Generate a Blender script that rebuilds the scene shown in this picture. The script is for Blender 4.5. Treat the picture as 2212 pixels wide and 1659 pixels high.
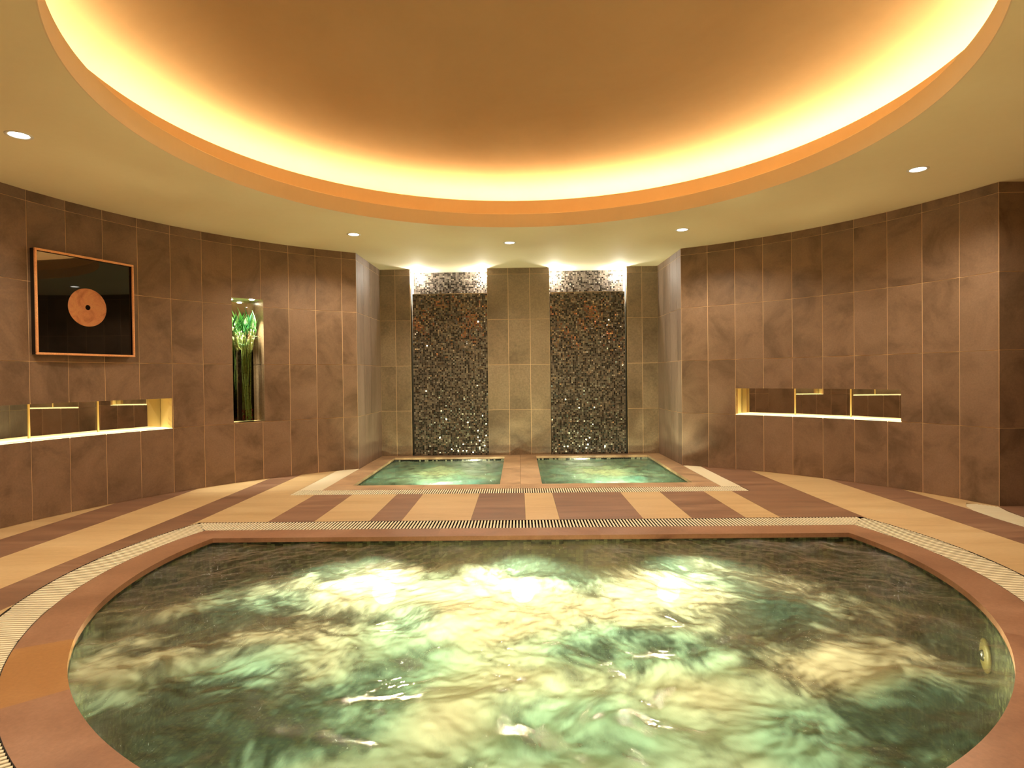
import bpy, bmesh, math, random
import numpy as np
from mathutils import Vector, Matrix
from mathutils.geometry import delaunay_2d_cdt

for o in list(bpy.data.objects):
    bpy.data.objects.remove(o, do_unlink=True)
scene = bpy.context.scene
COL = scene.collection
R_ = math.radians
rnd = random.Random(7)

# ------------------------------------------------------------------ camera
EYE = 1.0417
yaw, pitch, roll = -0.012041, -0.012475, -0.01206
fwd = Vector((math.sin(yaw)*math.cos(pitch), math.cos(yaw)*math.cos(pitch), math.sin(pitch)))
zz = Vector((-math.sin(yaw)*math.sin(pitch), -math.cos(yaw)*math.sin(pitch), math.cos(pitch)))
xx = Vector((math.cos(yaw), -math.sin(yaw), 0))
right = xx*math.cos(roll) + zz*math.sin(roll)
up = zz*math.cos(roll) - xx*math.sin(roll)
cd = bpy.data.cameras.new('camera'); cam = bpy.data.objects.new('camera', cd); COL.objects.link(cam)
M = Matrix((right, up, -fwd)).transposed().to_4x4(); M.translation = (0, 0, EYE)
cam.matrix_world = M
cd.sensor_fit = 'HORIZONTAL'; cd.sensor_width = 36.0; cd.lens = 36.0*1289.84/2212; cd.clip_start = 0.02
scene.camera = cam

# ------------------------------------------------------------------ world, exposure
w = bpy.data.worlds.new('world'); scene.world = w; w.use_nodes = True
w.node_tree.nodes['Background'].inputs[0].default_value = (0.9, 0.7, 0.5, 1)
w.node_tree.nodes['Background'].inputs[1].default_value = 0.02
scene.view_settings.view_transform = 'Standard'; scene.view_settings.look = 'None'
scene.view_settings.gamma = 1.0; scene.view_settings.exposure = 0.2
scene.view_settings.use_curve_mapping = False
scene.cycles.max_bounces = 8; scene.cycles.diffuse_bounces = 5; scene.cycles.glossy_bounces = 4
scene.cycles.transmission_bounces = 5; scene.cycles.transparent_max_bounces = 10
scene.cycles.sample_clamp_indirect = 6.0
scene.cycles.caustics_reflective = False; scene.cycles.caustics_refractive = False

# light levels in one place
P_COVE = 26.0         # strips behind the dome lip, strength
P_DOWN = 92.0         # ring of downlights, watts each
P_POOL = 1500.0         # underwater lamps of the big pool, watts
P_BED = 70.0         # unseen uplights added in the big pool bed, watts
P_PLUNGE = 130.0
P_NICHE = 3.0         # backlit shelves of the mirrored niches, strength
P_RECESS = 16.0        # lamps at the top of the mosaic walls, watts
P_BAMBOO = 90.0

# ------------------------------------------------------------------ dimensions
CX, CY, RW, H = 0.0265, 3.5385, 3.80, 2.481
TR, TL, DR, DL, OFF = 61.11, 119.71, 4.469, 4.4206, 2.4905
YB, XL, XR, XM = 7.926, -1.836, 1.841, -0.408

# ------------------------------------------------------------------ helpers
def link(o, parent=None):
    COL.objects.link(o)
    if parent is not None: o.parent = parent
    return o
def mk(name, verts, faces, mat=None, parent=None, smooth=False):
    me = bpy.data.meshes.new(name); me.from_pydata([tuple(v) for v in verts], [], faces); me.update()
    if mat is not None: me.materials.append(mat)
    if smooth: me.polygons.foreach_set('use_smooth', [True]*len(me.polygons))
    return link(bpy.data.objects.new(name, me), parent)
def tag(o, label=None, cat=None, group=None, kind=None):
    if label: o['label'] = label
    if cat: o['category'] = cat
    if group: o['group'] = group
    if kind: o['kind'] = kind
    return o
def empty(name, loc=(0, 0, 0), rz=0.0, parent=None):
    o = bpy.data.objects.new(name, None); o.empty_display_size = 0.1
    o.location = loc; o.rotation_euler = (0, 0, rz); return link(o, parent)
def cdt(polys, inside, extra=()):
    """triangulate closed outlines (plus loose constraint segments); keep faces whose centroid passes"""
    vs, es = [], []
    for p in polys:
        b = len(vs); n = len(p); vs += [Vector(q) for q in p]; es += [(b+i, b+(i+1) % n) for i in range(n)]
    for a, c in extra:
        b = len(vs); vs += [Vector(a), Vector(c)]; es.append((b, b+1))
    ov, oe, of, *_ = delaunay_2d_cdt(vs, es, [], 0, 1e-6)
    keep = []
    for f in of:
        c = sum((ov[i] for i in f), Vector((0, 0)))/len(f)
        a = 0
        for i in range(len(f)):
            p, q = ov[f[i]], ov[f[(i+1) % len(f)]]; a += p.x*q.y - p.y*q.x
        if abs(a) > 1e-9 and inside(c.x, c.y): keep.append(tuple(f) if a > 0 else tuple(reversed(f)))
    return ov, keep
def slab(name, ov, fs, m0, m1, mat=None, parent=None):
    """front at m0(u,v), back at m1(u,v), side walls on the free edges"""
    used = sorted({i for f in fs for i in f}); idx = {v: k for k, v in enumerate(used)}; n = len(used)
    V = [m0(*ov[i]) for i in used] + [m1(*ov[i]) for i in used]
    F = [tuple(idx[i] for i in f) for f in fs]
    cnt = {}
    for f in F:
        for i in range(len(f)):
            e = (f[i], f[(i+1) % len(f)]); cnt[e] = 1
    side = [(a, a+n, b+n, b) for (a, b) in cnt if (b, a) not in cnt]
    F = F + [tuple(i+n for i in reversed(f)) for f in F] + side
    return mk(name, V, F, mat, parent)
def box(name, lo, hi, mat=None, parent=None, bev=0.0):
    x0, y0, z0 = lo; x1, y1, z1 = hi
    o = mk(name, [(x0,y0,z0),(x1,y0,z0),(x1,y1,z0),(x0,y1,z0),(x0,y0,z1),(x1,y0,z1),(x1,y1,z1),(x0,y1,z1)],
           [(3,2,1,0),(4,5,6,7),(0,1,5,4),(1,2,6,5),(2,3,7,6),(3,0,4,7)], mat, parent)
    if bev > 0:
        bm = bmesh.new(); bm.from_mesh(o.data)
        bmesh.ops.bevel(bm, geom=bm.edges[:], offset=bev, segments=2, affect='EDGES'); bm.to_mesh(o.data); bm.free()
    return o
def lathe(name, prof, mat=None, parent=None, n=48, c=(0, 0, 0), smooth=True, a0=0.0, a1=360.0):
    full = abs(a1-a0-360) < 1e-6; m = n if full else n+1
    V, F = [], []
    for i in range(m):
        a = R_(a0+(a1-a0)*i/n)
        V += [(c[0]+r*math.cos(a), c[1]+r*math.sin(a), c[2]+z) for r, z in prof]
    k = len(prof)
    for i in range(n):
        j = (i+1) % m
        for q in range(k-1):
            F.append((i*k+q, j*k+q, j*k+q+1, i*k+q+1))
    return mk(name, V, F, mat, parent, smooth)
def tube(pts, r, n=6, V=None, F=None, caps=True):
    V = [] if V is None else V; F = [] if F is None else F
    pts = [Vector(p) for p in pts]; base = len(V); rs = r if isinstance(r, (list, tuple)) else [r]*len(pts)
    for i, p in enumerate(pts):
        d = (pts[min(i+1, len(pts)-1)]-pts[max(i-1, 0)]).normalized()
        a = d.cross(Vector((0, 0, 1)) if abs(d.z) < .9 else Vector((1, 0, 0))).normalized(); b = d.cross(a)
        V += [p+(a*math.cos(2*math.pi*k/n)+b*math.sin(2*math.pi*k/n))*rs[i] for k in range(n)]
    for i in range(len(pts)-1):
        for k in range(n):
            F.append((base+i*n+k, base+i*n+(k+1) % n, base+(i+1)*n+(k+1) % n, base+(i+1)*n+k))
    if caps:
        F.append(tuple(base+k for k in reversed(range(n)))); F.append(tuple(base+(len(pts)-1)*n+k for k in range(n)))
    return V, F
def pol(a, r, c=(CX, CY)):
    a = R_(a); return c[0]+r*math.cos(a), c[1]+r*math.sin(a)
def circle_pts(r, n=180, c=(CX, CY), a0=0, a1=360):
    return [pol(a0+(a1-a0)*i/n, r, c) for i in range(n)]

# ------------------------------------------------------------------ materials
def srgb(*c):
    return tuple(((x/255)/12.92 if x/255 <= .04045 else ((x/255+.055)/1.055)**2.4) for x in c)+(1,)
def new_mat(name):
    m = bpy.data.materials.new(name); m.use_nodes = True; nt = m.node_tree
    b = nt.nodes['Principled BSDF']; return m, nt, b
def N(nt, t, **kw):
    n = nt.nodes.new(t)
    for k, v in kw.items():
        if k in ('operation', 'blend_type', 'data_type', 'attribute_name', 'noise_dimensions', 'feature', 'distribution', 'offset', 'offset_frequency', 'squash'): setattr(n, k, v)
        else: n.inputs[k].default_value = v
    return n
def ramp(nt, stops):
    r = nt.nodes.new('ShaderNodeValToRGB'); e = r.color_ramp.elements
    while len(e) < len(stops): e.new(0.5)
    for q, (p, c) in zip(e, stops): q.position = p; q.color = c
    return r
def simple(name, col, rough=.5, metal=0.0, spec=.5, coat=0.0):
    m, nt, b = new_mat(name); b.inputs['Base Color'].default_value = col
    b.inputs['Roughness'].default_value = rough; b.inputs['Metallic'].default_value = metal
    b.inputs['Specular IOR Level'].default_value = spec; b.inputs['Coat Weight'].default_value = coat
    return m
def emit(name, col, s):
    m = bpy.data.materials.new(name); m.use_nodes = True; nt = m.node_tree; nt.nodes.clear()
    e = nt.nodes.new('ShaderNodeEmission'); e.inputs[0].default_value = col; e.inputs[1].default_value = s
    o = nt.nodes.new('ShaderNodeOutputMaterial'); nt.links.new(e.outputs[0], o.inputs[0]); return m
def stone(name, c0, c1, c2, scale=2.2, rough=.45, per=.18, spec=.4, stretch=(1, 1, 1), bump=.03, fine=.25):
    """mottled stone: broad clouds + fine speckle, each object a shade of its own"""
    m, nt, b = new_mat(name); L = nt.links.new
    g = nt.nodes.new('ShaderNodeNewGeometry'); oi = nt.nodes.new('ShaderNodeObjectInfo')
    mp = N(nt, 'ShaderNodeMapping'); mp.inputs['Scale'].default_value = stretch
    sh = N(nt, 'ShaderNodeVectorMath', operation='MULTIPLY_ADD'); L(oi.outputs['Random'], sh.inputs[0]); sh.inputs[1].default_value = (17, 31, 23)
    L(g.outputs['Position'], mp.inputs['Vector']); L(mp.outputs[0], sh.inputs[2])
    n1 = N(nt, 'ShaderNodeTexNoise', Scale=scale, Detail=6.0, Roughness=.62, Distortion=.6); L(sh.outputs[0], n1.inputs['Vector'])
    n2 = N(nt, 'ShaderNodeTexNoise', Scale=scale*28, Detail=3.0, Roughness=.7); L(sh.outputs[0], n2.inputs['Vector'])
    r = ramp(nt, [(.3, c0), (.5, c1), (.72, c2)]); L(n1.outputs[0], r.inputs[0])
    mr = N(nt, 'ShaderNodeMapRange'); mr.inputs[1].default_value = .25; mr.inputs[2].default_value = .75
    mr.inputs[3].default_value = 1-fine; mr.inputs[4].default_value = 1+fine; L(n2.outputs[0], mr.inputs[0])
    pr = N(nt, 'ShaderNodeMapRange'); pr.inputs[3].default_value = 1-per; pr.inputs[4].default_value = 1+per; L(oi.outputs['Random'], pr.inputs[0])
    mu = N(nt, 'ShaderNodeMath', operation='MULTIPLY'); L(mr.outputs[0], mu.inputs[0]); L(pr.outputs[0], mu.inputs[1])
    mx = N(nt, 'ShaderNodeVectorMath', operation='SCALE'); L(r.outputs[0], mx.inputs[0]); L(mu.outputs[0], mx.inputs['Scale'])
    L(mx.outputs[0], b.inputs['Base Color'])
    rr = N(nt, 'ShaderNodeMapRange'); rr.inputs[3].default_value = rough-.08; rr.inputs[4].default_value = rough+.1; L(n1.outputs[0], rr.inputs[0]); L(rr.outputs[0], b.inputs['Roughness'])
    bp = N(nt, 'ShaderNodeBump', Strength=bump*4, Distance=.004); L(n2.outputs[0], bp.inputs['Height']); L(bp.outputs[0], b.inputs['Normal'])
    b.inputs['Specular IOR Level'].default_value = spec
    return m

M_tile = stone('wall_tile_stone', srgb(100, 79, 62), srgb(130, 104, 84), srgb(144, 117, 97), 2.6, .46, .06, .35, fine=.12, bump=.012)
M_tile_alc = stone('alcove_tile_stone', srgb(118, 100, 88), srgb(142, 120, 106), srgb(152, 130, 116), 1.6, .6, .05, .4, (3, 3, .25))
M_tile_back = stone('back_tile_stone', srgb(108, 92, 74), srgb(134, 114, 92), srgb(146, 126, 104), 1.5, .42, .06, .4)
M_grout = simple('grout', srgb(225, 190, 150), .8)
M_brown = stone('brown_floor_stone', srgb(122, 90, 74), srgb(142, 106, 86), srgb(164, 128, 104), 2.6, .42, .07, .4, (.5, 3.2, 1), .02, .14)
M_cream = stone('cream_floor_stone', srgb(196, 164, 120), srgb(208, 178, 134), srgb(216, 188, 146), 2.2, .42, .05, .4, (.5, 3.0, 1), .02, .08)
M_cope = stone('coping_stone', srgb(140, 102, 82), srgb(160, 120, 96), srgb(174, 134, 110), 2.4, .34, .06, .45, (1, 1, 1), .02, .12)
M_cope2 = stone('plunge_coping_stone', srgb(150, 118, 92), srgb(190, 156, 124), srgb(215, 182, 146), 2.8, .34, .06, .45, (1, 1, 1), .02, .12)
M_gold_cope = stone('golden_toned_coping', srgb(164, 118, 72), srgb(176, 130, 82), srgb(186, 140, 94), 2.4, .34, .03, .45, (1, 1, 1), .02, .1)
M_dark = simple('dark_channel', srgb(34, 30, 28), .8)
M_slat = simple('grating_plastic', srgb(250, 240, 214), .45)
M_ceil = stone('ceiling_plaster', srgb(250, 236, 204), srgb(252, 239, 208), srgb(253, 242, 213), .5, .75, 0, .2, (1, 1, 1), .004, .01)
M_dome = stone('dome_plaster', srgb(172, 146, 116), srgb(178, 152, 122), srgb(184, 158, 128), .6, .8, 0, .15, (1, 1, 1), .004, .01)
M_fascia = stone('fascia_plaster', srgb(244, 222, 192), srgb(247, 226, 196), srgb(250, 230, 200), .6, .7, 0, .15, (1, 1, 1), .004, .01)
M_white = simple('white_enamel', srgb(235, 232, 225), .35)
M_mirror = simple('mirror_glass', srgb(205, 200, 188), .015, 1.0)
M_niche = simple('niche_lining', srgb(240, 214, 150), .5)
M_steel = simple('steel', srgb(180, 178, 172), .25, 1.0)
M_basin = None

def mat_basin():
    m, nt, b = new_mat('pool_mosaic'); L = nt.links.new
    g = nt.nodes.new('ShaderNodeNewGeometry')
    v = N(nt, 'ShaderNodeTexVoronoi', Scale=38.0, feature='F1'); v.distance = 'CHEBYCHEV'; v.inputs['Randomness'].default_value = 0.0
    L(g.outputs['Position'], v.inputs['Vector'])
    r = ramp(nt, [(0, srgb(34, 38, 26)), (.35, srgb(60, 68, 46)), (.7, srgb(88, 96, 66)), (1, srgb(46, 60, 48))]); r.color_ramp.interpolation = 'CONSTANT'
    s = N(nt, 'ShaderNodeSeparateColor'); L(v.outputs['Color'], s.inputs[0]); L(s.outputs[0], r.inputs[0])
    gr = ramp(nt, [(.40, (1, 1, 1, 1)), (.46, (.35, .35, .33, 1))]); L(v.outputs['Distance'], gr.inputs[0])
    mx = N(nt, 'ShaderNodeMix', data_type='RGBA', blend_type='MULTIPLY'); mx.inputs[0].default_value = 1
    L(r.outputs[0], mx.inputs[6]); L(gr.outputs[0], mx.inputs[7]); L(mx.outputs[2], b.inputs['Base Color'])
    b.inputs['Roughness'].default_value = .3
    return m
M_basin = mat_basin()

def mat_mosaic():
    m, nt, b = new_mat('glass_mosaic'); L = nt.links.new
    a = N(nt, 'ShaderNodeAttribute', attribute_name='tone'); L(a.outputs['Color'], b.inputs['Base Color'])
    L(a.outputs['Alpha'], b.inputs['Metallic'])
    b.inputs['Roughness'].default_value = .16; b.inputs['Coat Weight'].default_value = .6; b.inputs['Coat Roughness'].default_value = .06
    return m
M_mosaic = mat_mosaic()
M_mgrout = simple('mosaic_grout', srgb(104, 92, 78), .7)

def mat_water(name, deep, milk, warm):
    """aerated water: clear tinted part (see-through) and milky bubble clouds that scatter lamp light"""
    m = bpy.data.materials.new(name); m.use_nodes = True; nt = m.node_tree; nt.nodes.clear(); L = nt.links.new
    out = nt.nodes.new('ShaderNodeOutputMaterial')
    a = N(nt, 'ShaderNodeAttribute', attribute_name='foam'); g = nt.nodes.new('ShaderNodeNewGeometry')
    st = N(nt, 'ShaderNodeAttribute', attribute_name='streak')
    sep = N(nt, 'ShaderNodeSeparateColor'); L(a.outputs['Color'], sep.inputs[0])
    n1 = N(nt, 'ShaderNodeTexNoise', Scale=28.0, Detail=7.0, Roughness=.62, Distortion=.15); L(st.outputs['Vector'], n1.inputs['Vector'])
    n2 = N(nt, 'ShaderNodeTexNoise', Scale=64.0, Detail=5.0, Roughness=.7); L(st.outputs['Vector'], n2.inputs['Vector'])
    ad = N(nt, 'ShaderNodeMath', operation='MULTIPLY_ADD'); L(n1.outputs[0], ad.inputs[0]); ad.inputs[1].default_value = .5
    am = N(nt, 'ShaderNodeMath', operation='MULTIPLY_ADD'); L(n2.outputs[0], am.inputs[0]); am.inputs[1].default_value = .30; L(sep.outputs[0], am.inputs[2])
    L(am.outputs[0], ad.inputs[2])
    fo = N(nt, 'ShaderNodeMapRange'); fo.inputs[1].default_value = .40; fo.inputs[2].default_value = 1.3; fo.inputs[3].default_value = .14; fo.inputs[4].default_value = .95
    L(ad.outputs[0], fo.inputs[0])
    # colour of the bubble cloud: green, with warmer creamy parts
    mc = N(nt, 'ShaderNodeMix', data_type='RGBA'); mc.inputs[6].default_value = milk; mc.inputs[7].default_value = warm
    L(sep.outputs[1], mc.inputs[0])
    df = nt.nodes.new('ShaderNodeBsdfDiffuse'); L(mc.outputs[2], df.inputs[0])
    tl = nt.nodes.new('ShaderNodeBsdfTranslucent'); L(mc.outputs[2], tl.inputs[0])
    sc = nt.nodes.new('ShaderNodeMixShader'); sc.inputs[0].default_value = .42; L(df.outputs[0], sc.inputs[1]); L(tl.outputs[0], sc.inputs[2])
    tr = nt.nodes.new('ShaderNodeBsdfTransparent'); tr.inputs[0].default_value = deep
    body = nt.nodes.new('ShaderNodeMixShader'); L(fo.outputs[0], body.inputs[0]); L(tr.outputs[0], body.inputs[1]); L(sc.outputs[0], body.inputs[2])
    bp = N(nt, 'ShaderNodeBump', Strength=.35, Distance=.010); L(n1.outputs[0], bp.inputs['Height'])
    bp2 = N(nt, 'ShaderNodeBump', Strength=1.0, Distance=.014); L(n2.outputs[0], bp2.inputs['Height']); L(bp.outputs[0], bp2.inputs['Normal'])
    gl = nt.nodes.new('ShaderNodeBsdfGlossy'); gl.inputs['Roughness'].default_value = .05; L(bp2.outputs[0], gl.inputs['Normal'])
    fr = N(nt, 'ShaderNodeFresnel', IOR=1.36); L(bp.outputs[0], fr.inputs['Normal'])
    fin = nt.nodes.new('ShaderNodeMixShader'); L(fr.outputs[0], fin.inputs[0]); L(body.outputs[0], fin.inputs[1]); L(gl.outputs[0], fin.inputs[2])
    L(fin.outputs[0], out.inputs[0]); return m
M_water = mat_water('whirlpool_water', (.52, .50, .34, 1), srgb(100, 126, 100), srgb(132, 127, 98))
M_water2 = mat_water('plunge_water', (.58, .62, .46, 1), srgb(84, 134, 112), srgb(138, 148, 108))

# ------------------------------------------------------------------ lights
def spot(name, loc, direction, watts, col, angle=100, blend=.6, size=.04):
    l = bpy.data.lights.new(name, 'SPOT'); l.energy = watts; l.color = col[:3]; l.spot_size = R_(angle); l.spot_blend = blend; l.shadow_soft_size = size
    o = bpy.data.objects.new(name, l); o.location = loc
    o.rotation_euler = Vector(direction).to_track_quat('-Z', 'Y').to_euler(); return link(o)
def point(name, loc, watts, col, size=.03):
    l = bpy.data.lights.new(name, 'POINT'); l.energy = watts; l.color = col[:3]; l.shadow_soft_size = size
    o = bpy.data.objects.new(name, l); o.location = loc; return link(o)
DOWN = [(-178.4, 2.92), (124.4, 2.94), (92.2, 2.90), (56.5, 2.92), (15.1, 2.93), (-40, 2.92), (-90, 2.92), (-140, 2.92)]
for a, r in DOWN:
    x, y = pol(a, r); spot('downlight_lamp', (x, y, H-.012), (0, 0, -1), P_DOWN, (1, .84, .60), 150, .6, .05)
LAMPS = [(-.90, 3.86), (.01, 3.86), (.955, 3.86)]
for x, y in LAMPS:
    spot('underwater_lamp', (x, y-.03, -.36), (0, -1, .14), P_POOL, (1, .96, .78), 92, 1.0, .06)
for sx in (-.92, .95):
    spot('plunge_lamp', (sx, 6.7, -.80), (0, .05, 1), P_PLUNGE, (1, .95, .66), 150, .5, .05)
for sx in (-.75, 1.0):
    spot('plunge_front_lamp', (sx, 5.83, -.32), (0, .9, .42), 190, (1, .97, .80), 110, .7, .05)
for sx in (-.5, .1, .7):  # added uplights without fixtures, to brighten ceiling and water
    spot('bed_fill_light', (sx, 2.35, -.90), (0, .1, 1), P_BED, (1, .80, .48), 150, .5, .06)
RECESS = [(-1.36, -.48), (.49, 1.36)]
for pair in RECESS:
    for x in pair:
        point('recess_lamp', (x, YB+.11, 2.40), P_RECESS, (1, .93, .80), .02)

# ================================================================== SETTING
# ---- ceiling with the round opening, stepped cove and dome
sq = [(-5.2, -1.6), (6.4, -1.6), (6.4, 8.8), (-5.2, 8.8)]
RC = 2.236
ov, fs = cdt([sq, circle_pts(RC+.004, 240)], lambda x, y: math.hypot(x-CX, y-CY) > RC+.003)
ceiling = slab('ceiling', ov, fs, lambda x, y: (x, y, H+.03), lambda x, y: (x, y, H), M_ceil); tag(ceiling, kind='structure')
C3 = (CX, CY, 0)
lathe('cove_fascia', [(RC+.006, H-.0006), (RC, H-.0006), (RC, 2.605), (RC+.006, 2.611), (2.42, 2.611), (2.42, 2.60), (RC+.02, 2.60), (RC+.02, H+.03)], M_fascia, ceiling, 240, C3, False)
lathe('cove_upstand', [(2.42, 2.611), (2.42, 2.785), (2.428, 2.79), (2.44, 2.785), (2.44, 2.68), (2.80, 2.66), (2.80, 2.72)], M_fascia, ceiling, 240, C3, False)
ZR, ZA, RD = 2.72, 3.28, 2.80
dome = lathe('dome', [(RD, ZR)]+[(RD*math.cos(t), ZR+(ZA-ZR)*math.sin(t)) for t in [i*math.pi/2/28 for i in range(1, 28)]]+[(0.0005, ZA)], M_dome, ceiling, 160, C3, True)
# amber LED strip in short lengths, lying in the trough
NS = 36
led_mats = {}
for i in range(NS):
    a0, a1 = 360*i/NS+.08, 360*(i+1)/NS-.08
    am = R_((a0+a1)/2)
    k = round(1.0+.15*math.cos(am-R_(5)), 1)      # right-hand lengths burn brighter
    if k not in led_mats: led_mats[k] = emit('cove_led_%d' % int(k*10), (1, .76, .38, 1), P_COVE*k)
    dz = .045*max(0, math.cos(am-R_(12)))**2 if math.cos(am-R_(12)) > 0 else 0
    lathe('light_strip', [(2.475, 2.700+dz), (2.60, 2.700+dz), (2.60, 2.712+dz), (2.475, 2.712+dz), (2.475, 2.700+dz)], led_mats[k], ceiling, 8, C3, True, a0, a1)

# ---- wall builder
GAP = .0052; PROUD = .0025
def wall(name, cols, zs, m, holes, mat, pname='wall_tile', depth=.07, kind='structure'):
    """cols: joint positions along u; zs: joint heights; m(u, z, t): point at offset t behind the face; holes: (u0,u1,z0,z1)"""
    lo, hi = min(cols), max(cols); z0, z1 = zs[0], zs[-1]
    def out(u, z): return not any(a < u < b and c < z < d for a, b, c, d in holes)
    rects = [[(lo, z0), (hi, z0), (hi, z1), (lo, z1)]] + [[(a, c), (b, c), (b, d), (a, d)] for a, b, c, d in holes]
    n = max(2, len(cols)*2)
    ex = [((lo+(hi-lo)*i/n, z0), (lo+(hi-lo)*i/n, z1)) for i in range(1, n)]
    ov, fs = cdt(rects, lambda u, z: out(u, z) and lo < u < hi and z0 < z < z1, ex)
    shell = slab(name, ov, fs, lambda u, z: m(u, z, PROUD), lambda u, z: m(u, z, PROUD+depth), M_grout)
    tag(shell, kind=kind)
    cs = sorted(cols)
    for i in range(len(cs)-1):
        ua, ub = cs[i], cs[i+1]
        A, B = Vector(m(ua, 0, 0)), Vector(m(ub, 0, 0)); L = (B-A).length
        if L < .02: continue
        gu = GAP/2/L*(ub-ua)
        for j in range(len(zs)-1):
            za, zb = zs[j]+GAP/2, zs[j+1]-GAP/2
            a, b = ua+gu, ub-gu
            hh = [h for h in holes if h[0] < b and h[1] > a and h[2] < zb and h[3] > za]
            ps = [[(a, za), (b, za), (b, zb), (a, zb)]]
            for h in hh:
                q = (max(h[0], a), min(h[1], b), max(h[2], za), min(h[3], zb))
                ps.append([(q[0], q[2]), (q[1], q[2]), (q[1], q[3]), (q[0], q[3])])
            ov, fs = cdt(ps, lambda u, z: a < u < b and za < z < zb and out(u, z))
            if not fs: continue
            Dn = (Vector(m((ua+ub)/2, 0, 1))-Vector(m((ua+ub)/2, 0, 0)))
            def flat(u, z, t):
                p = A+(B-A)*((u-ua)/(ub-ua))+Dn*t; return (p.x, p.y, z)
            slab(pname, ov, fs, lambda u, z: flat(u, z, 0), lambda u, z: flat(u, z, PROUD+.002), mat, shell)
    return shell
def arcmap(u, z, t):
    # u: angle measured clockwise seen from inside = -theta
    x, y = pol(-u, RW+t); return (x, y, z)
ZS = [0.0, .6, 1.2, 1.8, 2.4, H]
NR = (28.05, 52.13, .604, .884)     # right mirrored niche  (theta0, theta1, z0, z1)
NL = (148.84, 172.9, .604, .878)    # left mirrored niche
NB = (135.13, 139.97, .608, 1.873)  # bamboo niche
R10 = TR-10*DR
colsR = [-(TR-DR*i) for i in range(0, 11)]
wall_right = wall('wall_right', colsR, ZS, arcmap, [(-NR[1], -NR[0], NR[2], NR[3])], M_tile)
colsL = [-TL, -(TL+OFF)] + [-(TL+OFF+DL*i) for i in range(1, 16)]
wall_left = wall('wall_left', colsL, ZS, arcmap, [(-NL[1], -NL[0], NL[2], NL[3]), (-NB[1], -NB[0], NB[2], NB[3])], M_tile)
# rest of the round room, behind the camera
aL = TL+OFF+DL*15
ov, fs = cdt([[(-(360-17.6), 0), (-aL, 0), (-aL, H), (-(360-17.6), H)]], lambda u, z: True, [((-(aL+(360-17.6-aL)*i/30), 0), (-(aL+(360-17.6-aL)*i/30), H)) for i in range(1, 30)])
wr = slab('wall_rear', ov, fs, lambda u, z: arcmap(u, z, 0), lambda u, z: arcmap(u, z, .08), M_tile); tag(wr, kind='structure')
# alcove
fl = pol(TL, RW); fr = pol(TR, RW)
def linemap(p, q, nrm):
    p, q = Vector(p), Vector(q); L = (q-p).length; d = (q-p)/L; nrm = Vector(nrm)
    return lambda u, z, t: (p.x+d.x*u+nrm.x*t, p.y+d.y*u+nrm.y*t, z)
LA = YB-fl[1]
wall('wall_alcove_left', [0, LA-.9, LA-.6, LA-.3, LA] if LA > .95 else [0, .3, .6, .9, LA], ZS, linemap((XL, YB), fl, (-1, 0)), [], M_tile_alc)
LB = YB-fr[1]
wall('wall_alcove_right', [0, LB-.9, LB-.6, LB-.3, LB], ZS, linemap(fr, (XR, YB), (1, 0)), [], M_tile_alc)
M1 = (-1.434, -.411); M2 = (.414, 1.436)
wall('wall_back', [XL, -1.635, M1[0], M1[1], -.134, .154, M2[0], M2[1], 1.635, XR], ZS,
     lambda u, z, t: (u, YB+t, z), [(M1[0], M1[1], .0, H), (M2[0], M2[1], .0, H)], M_tile_back)
# passage on the right
x10, y10 = pol(R10, RW)
wall('wall_passage_far', [x10, x10+.3, x10+.6, x10+.9, x10+1.2, x10+1.5, x10+1.8], ZS, linemap((0, y10), (1, y10), (0, 1)), [], M_tile)
xe = x10+1.8; yn = pol(-17.6, RW)[1]
wp = box('wall_passage_end', (xe, yn-.1, 0), (xe+.08, y10+.1, H), M_tile); tag(wp, kind='structure')
wp = box('wall_passage_near', (pol(-17.6, RW)[0], yn-.08, 0), (xe, yn, H), M_tile); tag(wp, kind='structure')

# ---- floor: base + stone strips
PC = (.05, 3.43); PIN = 2.135; YF = 3.893; YCO = 4.095; YG = 4.30
CIc, CIr = (.05, 3.42), 2.133; COc, COr = (.045, 3.433), 2.329; GOc, GOr = (.05, 3.50), 2.537
def chord(c, r, ycut, n=150):
    """circle cut off flat at ycut, far side; ccw from the right corner... through the near side"""
    s = (ycut-c[1])/r; s = max(-1, min(1, s)); a = math.degrees(math.asin(s))
    a0, a1 = 180-a, 360+a
    return [pol(a0+(a1-a0)*i/n, r, c) for i in range(n+1)]
POOL = chord(CIc, CIr, YF); COPE = chord(COc, COr, YCO); GRAT = chord(GOc, GOr, YG+.02)
def in_ch(c, r, ycut): return lambda x, y: y < ycut and math.hypot(x-c[0], y-c[1]) < r
inPool, inCope, inGrat = in_ch(CIc, CIr, YF), in_ch(COc, COr, YCO), in_ch(GOc, GOr, YG+.02)
GX0, GX1, GY0, GY1 = -2.075, 2.045, 5.325, 5.545     # small pool grating, front run
SX0, SX1 = -1.850, 1.862
PG = [(3.66, 4.60), (3.60, 4.44), (3.565, 4.25), (3.555, 4.0), (3.555, 2.3), (3.345, 2.3), (3.345, 4.0), (3.35, 4.25), (3.38, 4.50), (3.43, 4.63), (3.53, 4.76)]
def in_poly(P):
    def f(x, y):
        c = False; n = len(P)
        for i in range(n):
            (x1, y1), (x2, y2) = P[i], P[i-1]
            if (y1 > y) != (y2 > y) and x < (x2-x1)*(y-y1)/(y2-y1)+x1: c = not c
        return c
    return f
inPG = in_poly(PG)
def in_small(x, y): return GX0 < x < GX1 and y > GY0
inner = lambda x, y: math.hypot(x-CX, y-CY) < 3.85
def in_thresh(x, y): return x > 3.5 and yn < y < y10+.02 and not (x < 3.56 and y < 4.2)
M_base = simple('floor_screed', srgb(60, 48, 40), .8)
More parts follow.
